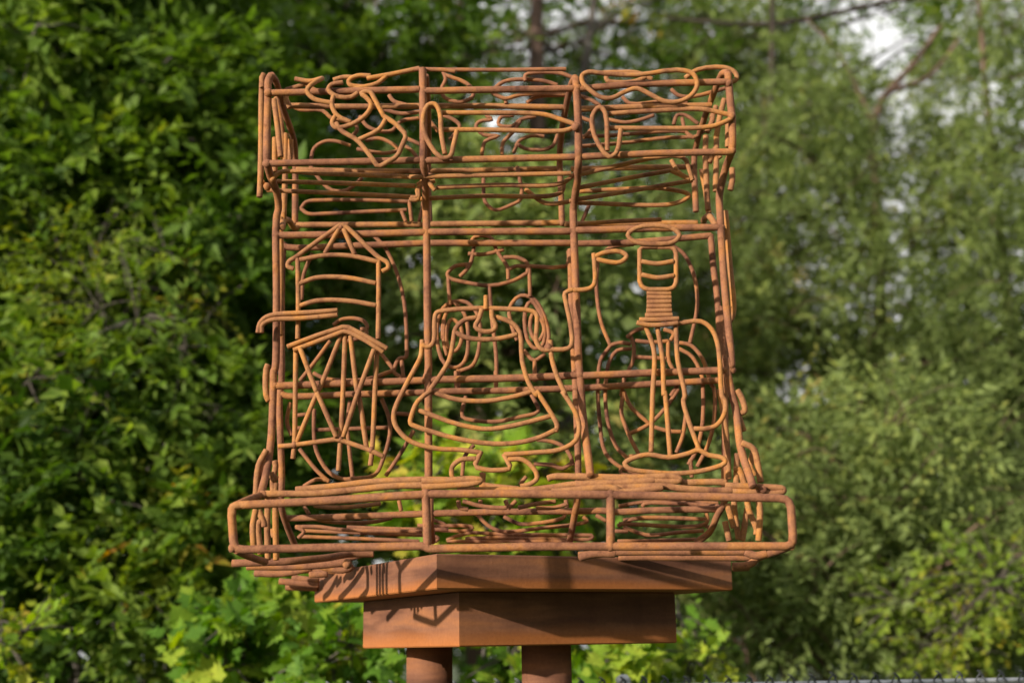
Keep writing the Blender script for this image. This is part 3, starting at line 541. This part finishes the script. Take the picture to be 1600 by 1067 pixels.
tree('tall_tree', 'thick brown trunked tree behind the middle of the cage top', 'tree', C_(900, 100, 250, 260, 14, 17, 62, .35), GREEN, BARK2, rg, trunk_r=.23, cr=.55, nsp=28, ln=.13, tint=(.5, .15), group=LG, trunk_pts=[P(850, 1000, 11.6), P(846, 600, 11.6), P(842, 300, 11.6), P(838, 60, 11.6), P(845, -150, 11.6)], base=tuple(P(850, 1000, 11.6)*[1, 1, 0]))
tree('tall_tree', 'pale slim trunk leaning right behind the upper right of the cage', 'tree', C_(980, 130, 150, 240, 12, 14, 40, .3), GREEN, BARK, rg, trunk_r=.13, cr=.45, nsp=26, ln=.12, tint=(.5, .15), group=LG, trunk_pts=[P(880, 1000, 11.2), P(890, 500, 11.2), P(900, 250, 11.2), P(920, 60, 11.2), P(945, -100, 11.2)], base=tuple(P(880, 1000, 11.2)*[1, 1, 0]))
tree('broadleaf_tree', 'dark leafy tree seen through the middle of the wire cage', 'tree', C_(720, 560, 260, 300, 5.8, 8.4, 58, .5), SAGE, BARK2, rg, trunk_r=.12, cr=.5, ln=.14, tint=(.52, .16), group=LG)
WIL = tree('willow_tree', 'grey green narrow leaved tree right of the cage with a forked brown top', 'tree', C_(1330, 440, 260, 360, 8, 10.5, 108, .32), SAGE, BARK2, rg, trunk_r=.10, cr=.48, nl=12, ln=.10, wd=.3, droop=.25, tint=(.45, .15), group=LG, sl=.42, trunk_pts=[P(1372, 1030, 10.3), P(1368, 700, 10.3), P(1376, 400, 10.3), P(1368, 180, 10.3), P(1432, 95, 10.3), P(1470, 40, 10.3)], base=tuple(P(1372, 1030, 10.3)*[1, 1, 0]))
tree('willow_tree', 'loose grey green tree at the right edge with dark inner branches', 'tree', C_(1570, 380, 200, 440, 9.0, 12, 80, .4), SAGE, BARK2, rg, trunk_r=.12, cr=.5, nl=11, ln=.10, wd=.34, droop=.2, tint=(.38, .15), group=LG)
tree('broadleaf_tree', 'olive green tree behind the right posts of the cage', 'tree', C_(1090, 480, 150, 330, 10, 12.5, 42, .6), SAGE, BARK, rg, trunk_r=.09, cr=.48, ln=.11, wd=.4, tint=(.45, .15), group=LG)
AIRY = tree('tall_tree', 'airy tall tree with dark trunk and sky showing through, top right', 'tree', np.vstack([C_(1400, 90, 300, 230, 12, 16, 74, .62), C_(1120, 60, 130, 170, 12, 15, 26, .2)]), GREEN, DBARK, rg, trunk_r=.085, cr=.5, nsp=26, ln=.12, tint=(.45, .15), group=LG, trunk_pts=[P(1196, 1000, 10.6), P(1200, 500, 10.6), P(1204, 200, 10.6), P(1207, 40, 10.6), P(1204, -120, 10.6)], base=tuple(P(1196, 1000, 10.6)*[1, 1, 0]))
tree('leafy_shrub', 'soft grey green shrubs above the fence in the lower right', 'shrub', C_(1400, 860, 310, 230, 5.6, 7.6, 84, .2), SAGE, BARK2, rg, trunk_r=.05, cr=.4, ln=.085, wd=.4, tint=(.48, .16), nleaf=300, nbranch=30)
tree('leafy_shrub', 'bright green round leaved bush at the lower right above the fence rail', 'shrub', C_(1480, 940, 90, 90, 4.8, 5.6, 11, 0), GREEN, BARK, rg, trunk_r=.03, cr=.25, ln=.07, wd=.75, tint=(.78, .08), nsp=20)
tree('leafy_shrub', 'brown twiggy shrub just right of the steel boxes', 'shrub', C_(1160, 900, 110, 140, 6.5, 8, 16, .2), DEEP, BARK2, rg, trunk_r=.04, cr=.38, ln=.08, wd=.45, tint=(.55, .15), nsp=20, nbranch=16)
SG = 'bright maple saplings behind the stand'
def sap(label, cl, t, lf=.115, **k):
    return tree('maple_sapling', label, 'sapling', cl, LIME, BARK, rg, trunk_r=.02, cr=.2, nsp=14, nl=5, ln=lf, wd=1.0, sl=.22, droop=.06, spread=1.0, upb=.5, tint=t, group=SG, nbranch=10, kind=MAPLE_V, kq=MAPLE_T, **k)
sap('bright green maple sapling left of the steel boxes', C_(450, 1010, 115, 75, 3.0, 4.0, 20, 0, power=3), (.48, .14), nleaf=300)
sap('yellow green maple sapling seen through the base of the cage', C_(760, 760, 110, 75, 3.6, 4.6, 15, 0, power=3), (.74, .13), nleaf=300)
sap('bright sapling between and right of the two pipe legs', C_(900, 1060, 130, 55, 3.0, 4.0, 16, 0, power=3), (.6, .13), nleaf=250)
sap('small sapling with yellow autumn leaves in the bottom left corner', C_(15, 1040, 40, 80, 3.0, 3.6, 3, 0), (.60, .13), lf=.075)
sap('sapling with yellow leaf tips right of the lower steel box', C_(1085, 985, 30, 70, 3.4, 4.0, 3, 0), (.66, .1), lf=.07)
for q in ([(1368, 200), (1345, 150), (1325, 110), (1300, 70), (1260, 30)], [(1400, 140), (1450, 120), (1500, 60)]):
    b = MB(); b.add(*tube(catmull([P(x, y, 10.3) for x, y in q], False, 5), np.linspace(.04, .015, (len(q)-1)*5+1), 8)); link('branch', b.mesh('branch'), BARK2, WIL)
# dark bough crossing the top right
bo = MB(); bo.add(*tube(catmull([P(1040, 28, 10.6), P(1100, 34, 10.6), P(1200, 38, 10.6), P(1300, 22, 10.8), P(1460, -12, 11)], False, 6), np.linspace(.022, .04, 25), 8)); link('branch', bo.mesh('branch'), DBARK, AIRY)
# far-off wood closing the view, with an added unseen ring
def wood():
    n = 10500; u = rg.uniform(0, 1, n); px = rg.uniform(-900, 3200, n)
    top = 330+120*np.sin(px*.006+1)+90*np.sin(px*.017)+np.where(px > 820, 60, 0)+np.where(px > 1200, 110, 0)-np.where(px > 1750, 500, 0)-np.where(px < 560, 620, 0)
    py = top+(1010-top)*u**.8
    O = np.array([P(a, b, y) for a, b, y in zip(px, py, rg.uniform(18, 23, n))]); O = O[O[:, 2] > .3]
    # added unseen leaf ring cutting skylight on the sculpture, gap left for the sun
    az = rg.uniform(0, 2*math.pi, 9000); rr = rg.uniform(13, 19, 9000); Q = np.stack([np.cos(az)*rr, np.sin(az)*rr, rg.uniform(0, 1, 9000)**.8*(8+2*np.sin(az*7))], 1)
    sx, sy = -math.cos(SUN_AZ), -math.sin(SUN_AZ); along = Q[:, 0]*sx+(Q[:, 1]-3)*sy; across = Q[:, 0]*sy-(Q[:, 1]-3)*sx
    Q = Q[(Q[:, 1] < 6) & ~((along > 0) & (np.abs(across) < 10.5)) & (np.abs(Q[:, 0]) > -1)]
    Q = Q[(Q[:, 1] < -8) | (np.abs(Q[:, 0]) > 10)]
    O = np.vstack([O, Q])
    D = unit(rg.normal(0, 1, O.shape)); pos, X, Y, Z, si = leaf_frames(rg, O, D, np.full(len(O), 1.1), 12, .2, .8, .8)
    ln = .34*rg.uniform(.6, 1.2, len(pos)); T_ = .35+rg.normal(0, .12, len(O))[si]+rg.normal(0, .06, len(pos))
    tag(link('far_wood_and_blocker', leaves_mesh('far_wood_and_blocker', pos, X, Y, Z, ln, ln*.6, T_), DEEP), 'far-off dark green wood behind all the trees, plus an added unseen ring blocking skylight', 'woodland', None, 'stuff')
wood()
# ------------------------------------------------------------------ chain-link fence
STEEL = noise_mat('galvanised_pipe', [(.3, (.32, .33, .35)), (.6, (.48, .49, .51)), (.8, (.58, .59, .6))], 12, rough=.5, bump=.1, dist=.002, metal=.5)
BLK = noise_mat('dark_wire', [(.3, (.05, .055, .06)), (.7, (.16, .17, .18))], 60, rough=.5, bump=.1, dist=.001, metal=.4)
YF = 1.6
pr = P(1300, 1064, YF); FZ = pr[2]-.012
fence = empty('chain_link_fence', (0, YF, 0)); tag(fence, 'grey chain-link fence with galvanised top rail along the bottom of the photo', 'fence')
b = MB(); b.add(*tube([(x, YF, FZ) for x in np.linspace(.45, 6, 12)], .015, 12)); link('top_rail', b.mesh('top_rail'), STEEL, fence)
b = MB(); b.add(*tube([(x, YF, FZ-.03) for x in np.linspace(-6, .45, 12)], .012, 10)); link('top_rail', b.mesh('top_rail'), STEEL, fence)
for x in (-5.2, -2.4, .45, 3.2, 6.0):
    b = MB(); b.add(*tube([(x, YF+.045, -.1), (x, YF+.045, .6), (x, YF+.045, FZ+.02)], .03, 16)); link('fence_post', b.mesh('fence_post'), STEEL, fence)
    V, F4, F3 = blob(np.array([x, YF+.045, FZ+.025]), .034, rg); link('post_cap', mesh_np('post_cap', V, F4, F3, None, True), STEEL, fence)
# one zigzag wire with twisted barbs at the top, copied along the fence
b = MB(); p = .0885; pts = []; k = 0; z = FZ+.005
while z > .06: pts.append((p/2*(k % 2)-p/4, (-.0225 if k % 2 else -.0265), z)); z -= p*.58; k += 1
b.add(*tube(np.array(pts), .0025, 5))
b.add(*tube(catmull([(-p/4, -.026, FZ+.005), (-p/8, -.03, FZ+.026), (0.004, -.024, FZ+.036), (p/7, -.018, FZ+.028), (p/10, -.02, FZ+.012)], False, 4), .0038, 6))
b.add(*tube(catmull([(p*.75-p/2, -.022, FZ), (p/9, -.02, FZ+.022), (0, -.03, FZ+.040), (-.012, -.026, FZ+.046)], False, 4), .0038, 6))
wm = b.mesh('mesh_wire'); wm.materials.append(BLK)
for i in range(-62, 66):
    o = bpy.data.objects.new('mesh_wire', wm); COL.objects.link(o); o.parent = fence; o.location = (i*p, rg.uniform(-.002, .002), rg.uniform(-.004, .003)); o.rotation_euler = (0, 0, rg.uniform(-.05, .05))
